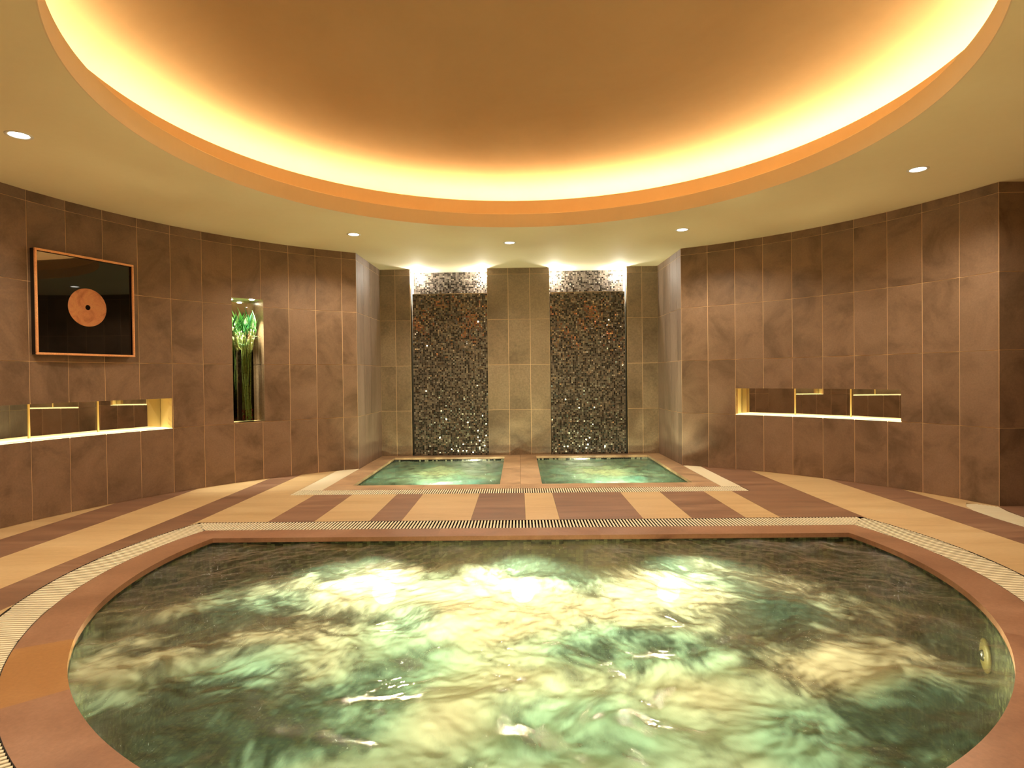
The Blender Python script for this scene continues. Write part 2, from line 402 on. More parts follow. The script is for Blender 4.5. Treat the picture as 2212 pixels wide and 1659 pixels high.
bigs = [(-4.3, -.6), (5.6, -.6), (5.6, 8.05), (-4.3, 8.05)]
sm = [[(-1.63, 5.77), (-.20, 5.77), (-.20, 7.75), (-1.63, 7.75)], [(.21, 5.77), (1.66, 5.77), (1.66, 7.78), (.21, 7.78)]]
def grow(P, d):
    cx, cy = sum(p[0] for p in P)/len(P), sum(p[1] for p in P)/len(P)
    return [(x+d*(1 if x > cx else -1), y+d*(1 if y > cy else -1)) for x, y in P]
POOLo = [(CIc[0]+(x-CIc[0])*1.012, CIc[1]+(y-CIc[1])*1.012+.004) for x, y in POOL]; smo = [grow(q, .012) for q in sm]
ov, fs = cdt([bigs, POOLo]+smo, lambda x, y: not in_poly(POOLo)(x, y) and not any(in_poly(q)(x, y) for q in smo))
floor = slab('floor', ov, fs, lambda x, y: (x, y, -.045), lambda x, y: (x, y, -.12), M_base); tag(floor, kind='structure')
edges = [-4.0, -3.46, -3.10, -2.635, -2.385, -1.85, -1.51, -1.105, -.87, -.365, .035, .283, .888, 1.24, 1.629, 1.88, 2.475, 3.015, 3.385, 4.0]
kinds = 'cbcbcbcbcbcbcbcbcbc'
EDGE_CIRC = circle_pts(3.85, 200)
smallr = [(GX0, GY0), (GX1, GY0), (GX1, 9), (GX0, 9)]
for i in range(len(edges)-1):
    x0, x1 = edges[i]+.0006, edges[i+1]-.0006
    ov, fs = cdt([[(x0, -1), (x1, -1), (x1, 8), (x0, 8)], EDGE_CIRC, GRAT, smallr, PG, [(3.5, yn), (4.2, yn), (4.2, 4.64), (3.5, 4.64)]],
                 lambda x, y: x0 < x < x1 and inner(x, y) and not inGrat(x, y) and not in_small(x, y) and not inPG(x, y) and not (x > 3.56 and yn < y < 4.605 and not inPG(x, y)))
    if fs: slab('floor_strip', ov, fs, lambda x, y: (x, y, 0), lambda x, y: (x, y, -.02), M_cream if kinds[i] == 'c' else M_brown, floor)
# brown stone of the passage
ov, fs = cdt([[(3.56, yn), (xe, yn), (xe, y10-.001), (3.66, y10-.001), (3.56, 4.3)], PG], lambda x, y: in_poly([(3.555, yn), (xe, yn), (xe, y10), (3.67, y10), (3.555, 4.2)])(x, y) and not inPG(x, y))
slab('floor_strip', ov, fs, lambda x, y: (x, y, .001), lambda x, y: (x, y, -.02), M_brown, floor)

# ================================================================== GRATINGS
def slat_mesh(L, wdt, h=.005):
    x, y = L/2, wdt/2; b = .0012
    V = [(-x, -y, -h), (x, -y, -h), (x, y, -h), (-x, y, -h), (-x, -y, -b), (x, -y, -b), (x, y, -b), (-x, y, -b),
         (-x+b, -y+b, 0), (x-b, -y+b, 0), (x-b, y-b, 0), (-x+b, y-b, 0)]
    F = [(0, 1, 5, 4), (1, 2, 6, 5), (2, 3, 7, 6), (3, 0, 4, 7), (4, 5, 9, 8), (5, 6, 10, 9), (6, 7, 11, 10), (7, 4, 8, 11), (8, 9, 10, 11)]
    return V, F
def slats(parent, places, name='slat', individual=True, wdt=.0118):
    """places: (x, y, angle, length)"""
    if individual:
        cache = {}
        for x, y, a, L in places:
            k = round(L, 2)
            if k not in cache:
                V, F = slat_mesh(L, wdt); me = bpy.data.meshes.new(name); me.from_pydata(V, [], F); me.materials.append(M_slat); cache[k] = me
            o = bpy.data.objects.new(name, cache[k]); o.location = (x, y, 0.0008); o.rotation_euler = (0, 0, a); link(o, parent)
        return
    VV, FF = [], []
    for x, y, a, L in places:
        V, F = slat_mesh(L, wdt); b = len(VV); c, s = math.cos(a), math.sin(a)
        VV += [(x+p[0]*c-p[1]*s, y+p[0]*s+p[1]*c, p[2]+.0008) for p in V]; FF += [tuple(i+b for i in f) for f in F]
    o = mk(name, VV, FF, M_slat, parent); tag(o, kind='stuff'); return o
gr = empty('drain_grating', (0, 0, 0)); tag(gr, 'ivory slatted overflow grating that rings the large pool', 'grating')
PITCH = .0232
def corner(P, s):     # corner of an outline between its flat far edge and its arc
    return Vector(P[0] if s < 0 else P[-1])
pl = []
MI = {-1: (corner(COPE, -1), corner(GRAT, -1)), 1: (corner(COPE, 1), corner(GRAT, 1))}
def arc_side(p):      # >0: on the arc side of the mitre line
    s_ = -1 if p[0] < 0 else 1; a_, b_ = MI[s_]; d_ = b_-a_
    return s_*(d_.x*-(p[1]-a_.y)+d_.y*(p[0]-a_.x))
nf = int((2.47+2.38)/PITCH)
for i in range(nf):
    x = -2.38+(i+.5)*PITCH
    ya, yb = YCO+.004, YG+.016
    while arc_side((x, ya)) > 0 and ya < yb: ya += .004
    if yb-ya > .02: pl.append((x, (ya+yb)/2, math.pi/2, yb-ya))
front = pl
arc = []
na = int(GOr*.96*2*math.pi/PITCH)
for i in range(na):
    a = 360*i/na
    p = Vector(pol(a, COr+.004, COc)); q = Vector(pol(a, GOr-.004, GOc))
    if p.y > YCO-.012:
        if arc_side(q) <= 0 or q.y > YG+.02: continue
        for _ in range(80):
            if arc_side(p) > 0.0005: break
            p = p+(q-p)*.05
        if (q-p).length < .02: continue
    c = (p+q)/2; arc.append((c.x, c.y, math.atan2(q.y-p.y, q.x-p.x), (q-p).length))
vis_arc = sorted([s for s in arc if s[1] > 1.5 and abs(s[0]) < s[1]*.9], key=lambda s: s[1])
n_ind = 300
ind = vis_arc[:n_ind-len(front)] if len(front) < n_ind else []
rest = [s for s in arc if s not in ind]
slats(gr, front+ind); slats(gr, rest, 'slat_run', False)
ov, fs = cdt([GRAT, COPE], lambda x, y: inGrat(x, y) and not inCope(x, y))
slab('channel', ov, fs, lambda x, y: (x, y, -.03), lambda x, y: (x, y, -.044), M_dark, gr)
# thin dark edge profiles
def rim(name, P, w, parent, mat, z0=-.03, z1=.0006, closed=True):
    n = len(P); V, F = [], []
    c = Vector((sum(p[0] for p in P)/n, sum(p[1] for p in P)/n))
    for i in range(n):
        p = Vector(P[i]); d = (Vector(P[(i+1) % n])-Vector(P[i-1])).normalized(); nn = Vector((d.y, -d.x))
        q = p+nn*w
        V += [(p.x, p.y, z0), (p.x, p.y, z1), (q.x, q.y, z1), (q.x, q.y, z0)]
    for i in range(n if closed else n-1):
        j = (i+1) % n
        for k in range(4): F.append((i*4+k, j*4+k, j*4+(k+1) % 4, i*4+(k+1) % 4))
    return mk(name, V, F, mat, parent)
rim('edge_trim', GRAT, .004, gr, M_dark); rim('edge_trim', COPE, .003, gr, M_dark)

g2 = empty('drain_grating', (0, GY0, 0)); tag(g2, 'ivory slatted grating framing the front and sides of the two small pools', 'grating')
pl = []; P2 = .0212
for i in range(int((GX1-GX0)/P2)):
    pl.append((GX0+(i+.5)*P2, (GY0+GY1)/2-GY0, math.pi/2, GY1-GY0-.008))
for i in range(int(1.30/P2)):
    y = GY1+.006+(i+.5)*P2
    for xa, xb in ((GX0+.004, SX0-.004), (SX1+.004, GX1-.004)):
        if math.hypot((xa+xb)/2-CX, y-CY) < 3.86: pl.append(((xa+xb)/2, y-GY0, 0, xb-xa))
slats(g2, pl, 'slat_run', False, .0112)
ov, fs = cdt([[(GX0, GY0), (GX1, GY0), (GX1, 7), (SX1, 7), (SX1, GY1), (SX0, GY1), (SX0, 7), (GX0, 7)]], lambda x, y: (y < GY1 or x < SX0 or x > SX1) and y < 7)
o = slab('channel', ov, fs, lambda x, y: (x, y-GY0, -.03), lambda x, y: (x, y-GY0, -.044), M_dark, g2)

g3 = empty('drain_grating', (3.45, 3.4, 0)); tag(g3, 'short ivory floor grating by the dark passage at the right wall corner', 'grating')
pl = []
for i in range(118):
    y = 4.70-i*.0205
    # find x extent of the outline at this y
    xs = []
    for k in range(len(PG)):
        (xa, ya), (xb, yb) = PG[k], PG[k-1]
        if (ya > y) != (yb > y): xs.append(xa+(xb-xa)*(y-ya)/(yb-ya))
    if len(xs) >= 2: pl.append(((min(xs)+max(xs))/2-3.45, y-3.4, 0, max(xs)-min(xs)-.006))
slats(g3, pl, 'slat_run', False, .0112)
ov, fs = cdt([PG], inPG)
slab('channel', ov, fs, lambda x, y: (x-3.45, y-3.4, -.03), lambda x, y: (x-3.45, y-3.4, -.044), M_dark, g3)

# ================================================================== LARGE POOL
pool = empty('whirlpool', (0, 0, 0)); tag(pool, 'large round whirlpool with a straight far edge and brown stone coping', 'pool')
# basin: walls, seat ledge and floor
def basin(P, zt, zb, parent, mat, seat=None):
    n = len(P); V = [(x, y, zt) for x, y in P]; V += [(x, y, zb) for x, y in P]; F = []
    for i in range(n):
        j = (i+1) % n; F.append((j, i, n+i, n+j))
    o = list(V)
    # outer skin so that the shell has thickness
    c = Vector((sum(p[0] for p in P)/n, sum(p[1] for p in P)/n)); b = len(V)
    V += [(c.x+(x-c.x)*1.03, c.y+(y-c.y)*1.03, zt) for x, y in P]; V += [(c.x+(x-c.x)*1.03, c.y+(y-c.y)*1.03, zb-.05) for x, y in P]
    for i in range(n):
        j = (i+1) % n
        F += [(b+i, b+j, b+n+j, b+n+i), (i, j, b+j, b+i)]
    F.append(tuple(reversed(range(n, 2*n)))); F.append(tuple(range(b+n, b+2*n)))
    F[-2] = tuple(range(n, 2*n))
    return mk('basin', V, F, mat, parent)
basin(POOL, -.028, -.95, pool, M_basin)
# coping stones between joints
def between_angles(a0, a1):
    def f(x, y):
        a = math.degrees(math.atan2(y-CIc[1], x-CIc[0])) % 360
        return a0 <= a < a1
    return f
def coping_part(test, cuts, mat, x_shift=0):
    ov, fs = cdt([POOL, COPE], lambda x, y: inCope(x, y) and not inPool(x, y) and test(x, y), cuts)
    if fs: return slab('coping_stone', ov, fs, lambda x, y: (x, y, .001), lambda x, y: (x, y, -.03), mat, pool)
def ray_cut(a): return (pol(a, 1.9, CIc), pol(a, 2.6, CIc))
joints = [193, 209, 222, 262, 300, 331]     # angles where coping stones meet
far_x = [-1.55, -.55, .52, 1.55]
def far(x, y): return y > YF-.0005
cuts = [ray_cut(a) for a in joints]+[((x, YF-.1), (x, YCO+.1)) for x in far_x]+[((-2.4, YF), (-2.06, YF)), ((2.06, YF), (2.5, YF))]
js = [193, 209, 222, 262, 300, 331]
def side_test(a0, a1): 
    f = between_angles(a0, a1); return lambda x, y: (not far(x, y)) and f(x, y)
lft = lambda x, y: (not far(x, y)) and (lambda a: 90 < a < 193)(math.degrees(math.atan2(y-CIc[1], x-CIc[0])) % 360)
rgt = lambda x, y: (not far(x, y)) and (lambda a: a >= 331 or a < 90)(math.degrees(math.atan2(y-CIc[1], x-CIc[0])) % 360)
coping_part(lft, cuts, M_cope); coping_part(rgt, cuts, M_cope)
for k in range(5):
    coping_part(side_test(js[k], js[k+1]), cuts, M_gold_cope if k == 1 else M_cope)  # second segment toned golden, the others brown
fx = [-9]+far_x+[9]
for k in range(5):
    coping_part(lambda x, y: far(x, y) and fx[k] < x <= fx[k+1], cuts, M_cope)
for k, (x, y) in enumerate(LAMPS):
    t = empty('underwater_light', (x, YF-.004, -.36))
    tag(t, ['glowing underwater light below the far edge, leftmost of the three', 'glowing underwater light at the middle of the pool far wall', 'glowing underwater light below the far edge, rightmost of the three'][k], 'light', 'lamps in the far wall of the large pool')
    V, F = [], []
    o = lathe('bezel', [(.078, 0), (.092, 0), (.092, .014), (.078, .014), (.078, 0)], M_steel, t, 28)
    o.rotation_euler = (math.pi/2, 0, 0)
    o = lathe('lens', [(.0005, .010), (.05, .009), (.078, .004)], emit('pool_lamp_lens', (1, .97, .76, 1), 30.0), t, 28); o.rotation_euler = (math.pi/2, 0, 0)
# round jet / lamp fitting on the right wall
a_j = -22.3; jx, jy = pol(a_j, CIr-.004, CIc)
t = empty('wall_jet', (jx, jy, -.20), R_(a_j-90)); tag(t, 'round yellowish fitting on the pool wall under water at the right', 'jet')
M_jet = simple('jet_plastic', srgb(150, 140, 74), .5)
o = lathe('faceplate', [(.0005, .012), (.05, .011), (.072, .004), (.072, 0)], M_jet, t, 28); o.rotation_euler = (math.pi/2, 0, 0)
o = lathe('nozzle', [(.0005, .020), (.018, .020), (.024, .012)], M_steel, t, 20); o.rotation_euler = (math.pi/2, 0, 0)

# ------------------------------------------------------------------ water
def field(seed, n, lo, hi):
    """periodic smooth noise: band-limited spectrum (cycles per tile lo..hi), unit variance"""
    g = np.random.RandomState(seed); s = np.fft.fft2(g.randn(n, n)); f = np.fft.fftfreq(n)*n
    k = np.hypot(*np.meshgrid(f, f)); s *= np.exp(-((np.log(k+1e-6)-np.log((lo*hi)**.5))/np.log(hi/lo)*1.6)**2)
    r = np.fft.ifft2(s).real; return r/r.std()
def samp(F, u, v):
    n = F.shape[0]; u = (u % 1)*n; v = (v % 1)*n; i = np.floor(u).astype(int); j = np.floor(v).astype(int); a, b = u-i, v-j
    i %= n; j %= n; i1, j1 = (i+1) % n, (j+1) % n
    return F[i, j]*(1-a)*(1-b)+F[i1, j]*a*(1-b)+F[i, j1]*(1-a)*b+F[i1, j1]*a*b
F1, F2, F3, F4 = field(3, 256, 3, 9), field(5, 512, 10, 40), field(8, 512, 30, 110), field(11, 256, 2, 6)
def sstep(a, b, x):
    t = np.clip((x-a)/(b-a), 0, 1); return t*t*(3-2*t)
def blob(X, Y, x, y, sx, sy, ang, w):
    a = R_(ang); dx, dy = X-x, Y-y; u = (dx*math.cos(a)+dy*math.sin(a))/sx; v = (-dx*math.sin(a)+dy*math.cos(a))/sy
    return w*np.exp(-(u*u+v*v))
def water(name, P, z, step, mat, fn, parent=None):
    xs = [p[0] for p in P]; ys = [p[1] for p in P]
    x0, x1, y0, y1 = min(xs)-.02, max(xs)+.02, min(ys)-.02, max(ys)+.02
    nx, ny = int((x1-x0)/step)+1, int((y1-y0)/step)+1
    X, Y = np.meshgrid(np.linspace(x0, x1, nx), np.linspace(y0, y1, ny), indexing='ij')
    hgt, foam, warm, sx, sy = fn(X, Y)
    if len(P) > 10: keep = (np.hypot(X-CIc[0], Y-CIc[1]) < CIr+.018) & (Y < YF+.018)
    else: keep = np.ones_like(X, bool)
    idx = -np.ones(X.shape, int); idx[keep] = np.arange(keep.sum())
    q = keep[:-1, :-1] & keep[1:, :-1] & keep[1:, 1:] & keep[:-1, 1:]
    F = np.stack([idx[:-1, :-1][q], idx[1:, :-1][q], idx[1:, 1:][q], idx[:-1, 1:][q]], -1)
    V = np.stack([X[keep], Y[keep], z+hgt[keep]], -1)
    me = bpy.data.meshes.new(name); nv, nf = len(V), len(F)
    me.vertices.add(nv); me.vertices.foreach_set('co', V.astype(np.float32).ravel())
    me.loops.add(nf*4); me.loops.foreach_set('vertex_index', F.astype(np.int32).ravel())
    me.polygons.add(nf); me.polygons.foreach_set('loop_start', (np.arange(nf)*4).astype(np.int32)); me.polygons.foreach_set('loop_total', np.full(nf, 4, np.int32))
    me.polygons.foreach_set('use_smooth', np.ones(nf, bool)); me.update(calc_edges=True)
    a = me.attributes.new('foam', 'FLOAT_COLOR', 'POINT')
    C = np.stack([foam[keep], warm[keep], 0*foam[keep], 1+0*foam[keep]], -1); a.data.foreach_set('color', C.astype(np.float32).ravel())
    s = me.attributes.new('streak', 'FLOAT_VECTOR', 'POINT')
    S = np.stack([sx[keep], sy[keep], 0*foam[keep]], -1); s.data.foreach_set('vector', S.astype(np.float32).ravel())
    me.materials.append(mat); o = bpy.data.objects.new(name, me); link(o, parent); return o
def big(X, Y):
    # streaks fan out from the jets at the far wall
    fx, fy = .05, 4.9
    ang = np.arctan2(X-fx, fy-Y); r = np.hypot(X-fx, Y-fy)
    w1 = samp(F1, X*.22+.1, Y*.22)*.012; w2 = samp(F1, X*.22+.5, Y*.22+.3)*.012
    su, sv = ang*1.25+w1, r*.42+w2
    iso = samp(F1, X*.2, Y*.2); st = samp(F2, su*.35, sv*.28); fine = samp(F3, su*.6+w2, sv*.35); big_ = samp(F4, X*.16+w1, Y*.16)
    h = .0055*samp(F1, X*.35+w1, Y*.35+w2)+.0022*samp(F2, su*.5, sv*.5)+.0007*samp(F3, su*.6, sv*.6)
    f = .24+.10*iso+.10*big_+.13*st+.07*fine
    # bubble clouds; thickened over the far lamps to broaden their white glow
    f += blob(X, Y, -.72, 2.98, .42, .24, 10, .60)+blob(X, Y, .0, 2.98, .44, .30, 0, .60)+blob(X, Y, .74, 3.04, .24, .18, 0, .70)
    f += blob(X, Y, .0, 2.2, .95, .60, 0, .32)+blob(X, Y, .1, 1.65, 1.0, .30, 0, .24)+blob(X, Y, .45, 1.85, .55, .22, -30, .22)+blob(X, Y, -.55, 1.85, .45, .30, 20, .18)
    f += blob(X, Y, -.95, 2.32, .60, .13, 24, .42)+blob(X, Y, -1.55, 2.88, .28, .10, 25, .30)
    f += blob(X, Y, 1.30, 2.22, .30, .17, -20, .40)+blob(X, Y, 1.50, 2.78, .30, .09, -10, .26)+blob(X, Y, .95, 3.25, .30, .05, -60, .18)
    f += blob(X, Y, -1.62, 2.15, .14, .22, 0, .22)+blob(X, Y, 1.25, 2.55, .6, .05, -25, .2)
    # clear dark water
    f -= blob(X, Y, 0, 3.62, 2.4, .30, 0, .42)+blob(X, Y, -1.25, 2.62, .50, .12, 22, .45)+blob(X, Y, 1.05, 2.62, .22, .30, -20, .34)
    f -= blob(X, Y, 1.85, 2.75, .45, .9, 0, .36)+blob(X, Y, 1.45, 1.80, .45, .28, 0, .42)+blob(X, Y, -1.10, 1.75, .42, .26, 0, .50)+blob(X, Y, -1.9, 3.2, .4, .5, 0, .3)+blob(X, Y, 1.0, 2.12, .10, .22, 35, .42)
    f -= blob(X, Y, -.95, 2.02, .28, .08, 15, .30)
    f = np.clip(f, 0, 1.1); f = .25*f+.75*sstep(.05, .75, f)
    wm = np.clip(.42+.30*iso+.25*samp(F4, X*.2+.4, Y*.2+.2)+blob(X, Y, 0, 2.9, 1.6, .35, 0, .5)-blob(X, Y, 0, 1.7, 1.5, .3, 0, .25), 0, 1)
    return h, f, wm, su*2.4, sv*1.1
wt = water('water', POOL, -.046, .009, M_water, big); tag(wt, 'churning green water with white foam in the large whirlpool', 'water', kind='stuff')

# ================================================================== SMALL POOLS
def small_pool(k):
    P = sm[k]; x0, y0 = P[0]; x1, y1 = P[2]
    xa, xb = ((SX0, 0.0) if k == 0 else (0.0, SX1))
    t = empty('plunge_pool', ((x0+x1)/2, y0, 0))
    tag(t, ['small rectangular bubbling pool under the left mosaic wall', 'small rectangular bubbling pool under the right mosaic wall'][k], 'pool', 'small bubbling pools in the alcove')
    ox, oy = (x0+x1)/2, y0
    def sh(p): return (p[0]-ox, p[1]-oy)
    o = basin(P, -.025, -.85, t, M_basin)
    for v in o.data.vertices: v.co.x -= ox; v.co.y -= oy
    z0, z1 = -.03, .001
    yb = YB-.002
    xo, xi = (xa, xb) if k == 0 else (xb, xa)
    g = .0012
    box('coping_stone', (xa-ox, GY1+.003-oy, z0), ((xa+xb)/2-g-ox, y0-oy, z1), M_cope2, t)
    box('coping_stone', ((xa+xb)/2+g-ox, GY1+.003-oy, z0), (xb-g-ox, y0-oy, z1), M_cope2, t)
    box('coping_stone', (xa+g-ox, y0+g-oy, z0), (x0-ox, 6.8-oy, z1), M_cope2, t)
    box('coping_stone', (xa+g-ox, 6.8+2*g-oy, z0), (x0-ox, yb-oy, z1), M_cope2, t)
    box('coping_stone', (x1-ox, y0+g-oy, z0), (xb-g-ox, 6.8-oy, z1), M_cope2, t)
    box('coping_stone', (x1-ox, 6.8+2*g-oy, z0), (xb-g-ox, yb-oy, z1), M_cope2, t)
    box('coping_stone', (x0+g-ox, y1-oy, z0), (x1-g-ox, yb-oy, z1), M_cope2, t)
    # dark-and-light mosaic border band under the coping on the far side
    VV, FF = [], []; cols = []
    n = int((x1-x0)/.024)
    for i in range(n):
        a = x0+(i+.08)*(x1-x0)/n; b = x0+(i+.92)*(x1-x0)/n
        for (za, zb) in ((-.030, -.050),):
            q = len(VV); y = y1-.004
            VV += [(a-ox, y-oy, zb), (b-ox, y-oy, zb), (b-ox, y-oy, za), (a-ox, y-oy, za), (a-ox, y1+.002-oy, zb), (b-ox, y1+.002-oy, zb), (b-ox, y1+.002-oy, za), (a-ox, y1+.002-oy, za)]
            FF += [(q, q+1, q+2, q+3), (q+3, q+2, q+6, q+7), (q, q+3, q+7, q+4), (q+1, q+5, q+6, q+2)]
            c = (.012, .012, .012, .1) if rnd.random() < .6 else (.30, .30, .22, .1); cols += [c]*8
    o = mk('border_mosaic', VV, FF, M_mosaic, t); tag(o, kind='stuff')
    at = o.data.attributes.new('tone', 'FLOAT_COLOR', 'POINT')
    for i, c in enumerate(cols): at.data[i].color = c
    cx = (x0+x1)/2
    def fn(X, Y):
        su, sv = X*.5, Y*.35
        h = .006*samp(F1, X*.4, Y*.4)+.012*np.exp(-(((X-cx)/.35)**2+((Y-6.7)/.5)**2))*(1+.4*samp(F2, X*.4, Y*.3))
        f = .34+.14*samp(F2, X*.22+k*.3, Y*.12)+.10*samp(F1, X*.3+k*.2, Y*.2)+blob(X, Y, cx, 6.75, .36, .62, 0, .5)+blob(X, Y, cx, 6.0, .5, .3, 0, .15)
        wm = np.clip(.15+blob(X, Y, cx, 6.8, .40, .6, 0, .75)+.1*samp(F1, X*.3, Y*.3), 0, 1)
        return h, np.clip(f, 0, 1), wm, su, sv
    wv = water('water', P, -.048, .02, M_water2, fn)
    tag(wv, ['bubbling turquoise water in the left small pool', 'bubbling turquoise water in the right small pool'][k], 'water', kind='stuff')
small_pool(0); small_pool(1)

# ================================================================== MOSAIC WATER WALLS
def mosaic_grid(x0, x1, y, z0, z1, parent, name, seed, px, dome_refl_z=None, tilt=.05):
    r = random.Random(seed); cell = .0222; nx = round((x1-x0)/cell); nz = round((z1-z0)/cell); cw, ch = (x1-x0)/nx, (z1-z0)/nz
    V, F, C = [], [], []
    pal = [((.012, .010, .009), .1), ((.045, .036, .030), .2), ((.19, .158, .125), .35), ((.27, .23, .18), .4), ((.42, .38, .32), .4), ((.11, .088, .074), .35)]
    wts = [32, 9, 24, 13, 4, 18]
    for i in range(nx):
        for j in range(nz):
            xa, xb = x0+(i+.11)*cw, x0+(i+.89)*cw; za, zb = z0+(j+.11)*ch, z0+(j+.89)*ch
            tx, tz = r.gauss(0, tilt)*.01, r.gauss(0, tilt)*.01; yf = y-.004-r.random()*.0008
            q = len(V)
            V += [(xa, yf-tx-tz, za), (xb, yf+tx-tz, za), (xb, yf+tx+tz, zb), (xa, yf-tx+tz, zb), (xa, y+.001, za), (xb, y+.001, za), (xb, y+.001, zb), (xa, y+.001, zb)]
            F += [(q, q+1, q+2, q+3), (q+3, q+2, q+6, q+7), (q+1, q, q+4, q+5), (q, q+3, q+7, q+4), (q+2, q+1, q+5, q+6)]
            col, met = r.choices(pal, wts)[0]
            if dome_refl_z:  # orange tiles put the dome's reflection into the tile colour
                z = (za+zb)/2; n = math.sin(xa*9+seed)*math.sin(z*7+seed*2)+.5*math.sin(xa*23+z*19)
                if r.random() < max(0, .40*math.exp(-((z-dome_refl_z)/.28)**2)*(n+.4)):
                    col, met = r.choice([(.42, .19, .08), (.36, .12, .06), (.34, .22, .09), (.30, .16, .12)]), .6
            s = .85+.3*r.random(); C += [(col[0]*s, col[1]*s, col[2]*s, met)]*8
    V = [(v[0]-px[0], v[1]-px[1], v[2]-px[2]) for v in V]
    o = mk(name, V, F, M_mosaic, parent); tag(o, kind='stuff')
    at = o.data.attributes.new('tone', 'FLOAT_COLOR', 'POINT'); at.data.foreach_set('color', [x for c in C for x in c])
    return o
ZLED = 2.146
for k, (a, b) in enumerate((M1, M2)):
    t = empty('mosaic_waterfall', ((a+b)/2, YB, 0)); px = ((a+b)/2, YB, 0)
    tag(t, ['glittering dark mosaic water wall above the left small pool', 'glittering dark mosaic water wall above the right small pool'][k], 'water feature', 'mosaic water walls in the alcove')
    sa, sb = (a+.030, b-.003) if k == 0 else (a+.008, b-.028)
    ox, oy = px[0], px[1]
    box('slab', (sa-ox, 0.004, .002), (sb-ox, .12, ZLED), M_mgrout, t)
    mosaic_grid(sa, sb, YB+.004, .006, ZLED-.002, t, 'mosaic_tiles', 20+k, px, 1.82 if k == 0 else 1.75, .09)
    box('ledge', (sa-ox, 0.0, ZLED), (sb-ox, .13, ZLED+.006), M_steel, t)
    box('recess_back', (a-ox, .285, 1.2), (b-ox, .32, H+.02), M_mgrout, t)
    mosaic_grid(a+.002, b-.002, YB+.285, ZLED-.15, H, t, 'recess_mosaic', 40+k, px, None, .05)
    M_rec = simple('recess_render', srgb(235, 225, 205), .7)
    box('recess_cheek', (a-ox-.03, PROUD+.02, 0), (a-ox, .32, H), M_rec, t); box('recess_cheek', (b-ox, PROUD+.02, 0), (b-ox+.03, .32, H), M_rec, t)
    for x in RECESS[k]:
        o = lathe('lamp', [(.0005, .0), (.022, .0), (.026, .02), (.026, .05), (.0005, .05)], emit('recess_lamp_glow', (1, .95, .85, 1), 60.0), t, 20)
        o.location = (x-ox, .19, ZLED+.27)

# ================================================================== MIRRORED NICHES
M_shelf = emit('backlit_shelf', (1, .80, .36, 1), P_NICHE)
def mirror_niche(name, th0, th1, z0, z1, seams, label, rev):
    """th0 < th1 angles of the opening; flat mirrors on the back between seams"""
    mid = (th0+th1)/2; t = empty(name, (*pol(mid, RW), z0)); tag(t, label, 'niche', 'gold-lit mirrored niches in the side walls')
    ox, oy = pol(mid, RW); D = .196
    def P(th, r, z): x, y = pol(th, r); return (x-ox, y-oy, z-z0)
    def fn(i, n): return th0+(th1-th0)*i/n
    n = 24
    for nm, z, dz in (('shelf', z0, -.012), ('soffit', z1, .012)):
        V, F = [], []
        for i in range(n+1):
            th = fn(i, n); V += [P(th, RW+.001, z), P(th, RW+D+.01, z), P(th, RW+D+.01, z+dz), P(th, RW+.001, z+dz)]
        for i in range(n):
            for k in range(4): F.append((i*4+k, i*4+(k+1) % 4, (i+1)*4+(k+1) % 4, (i+1)*4+k))
        F += [(0, 3, 2, 1), (n*4, n*4+1, n*4+2, n*4+3)]
        mk(nm, V, F, M_shelf if nm == 'shelf' else M_niche, t)
    for th, s in ((th0, -1), (th1, 1)):
        d = math.degrees(.012/RW)*s
        V = [P(th, RW+.001, z0), P(th, RW+D+.01, z0), P(th, RW+D+.01, z1), P(th, RW+.001, z1), P(th+d, RW+.001, z0), P(th+d, RW+D+.01, z0), P(th+d, RW+D+.01, z1), P(th+d, RW+.001, z1)]
        mk('end_panel', V, [(0, 1, 2, 3), (7, 6, 5, 4), (0, 4, 5, 1), (1, 5, 6, 2), (2, 6, 7, 3), (3, 7, 4, 0)], M_niche, t)
    ss = [th0]+sorted(seams)+[th1]; g = .07
    for i in range(len(ss)-1):
        a, b = ss[i]+g, ss[i+1]-g
        V = [P(a, RW+D, z0), P(b, RW+D, z0), P(b, RW+D, z1), P(a, RW+D, z1), P(a, RW+D+.006, z0), P(b, RW+D+.006, z0), P(b, RW+D+.006, z1), P(a, RW+D+.006, z1)]
        mk('mirror_panel', V, [(0, 1, 2, 3), (7, 6, 5, 4), (0, 4, 5, 1), (1, 5, 6, 2), (2, 6, 7, 3), (3, 7, 4, 0)], M_mirror, t)
    for s in seams:    # brass strip over each seam, standing out a little
        V = []
        for dr in (-.006, .004):
            for (q, z) in ((s-.09, z0), (s+.09, z0), (s+.09, z1), (s-.09, z1)): V.append(P(q, RW+D+dr, z))
        mk('seam_strip', V, [(0, 1, 2, 3), (7, 6, 5, 4), (0, 4, 5, 1), (1, 5, 6, 2), (2, 6, 7, 3), (3, 7, 4, 0)], M_niche, t)
mirror_niche('mirror_niche', NR[0], NR[1], NR[2], NR[3], [44.0, 36.15], 'long gold-lit mirrored niche in the right wall', False)
mirror_niche('mirror_niche', NL[0], NL[1], NL[2], NL[3], [156.75, 164.54], 'long gold-lit mirrored niche low in the left wall below the framed picture', True)

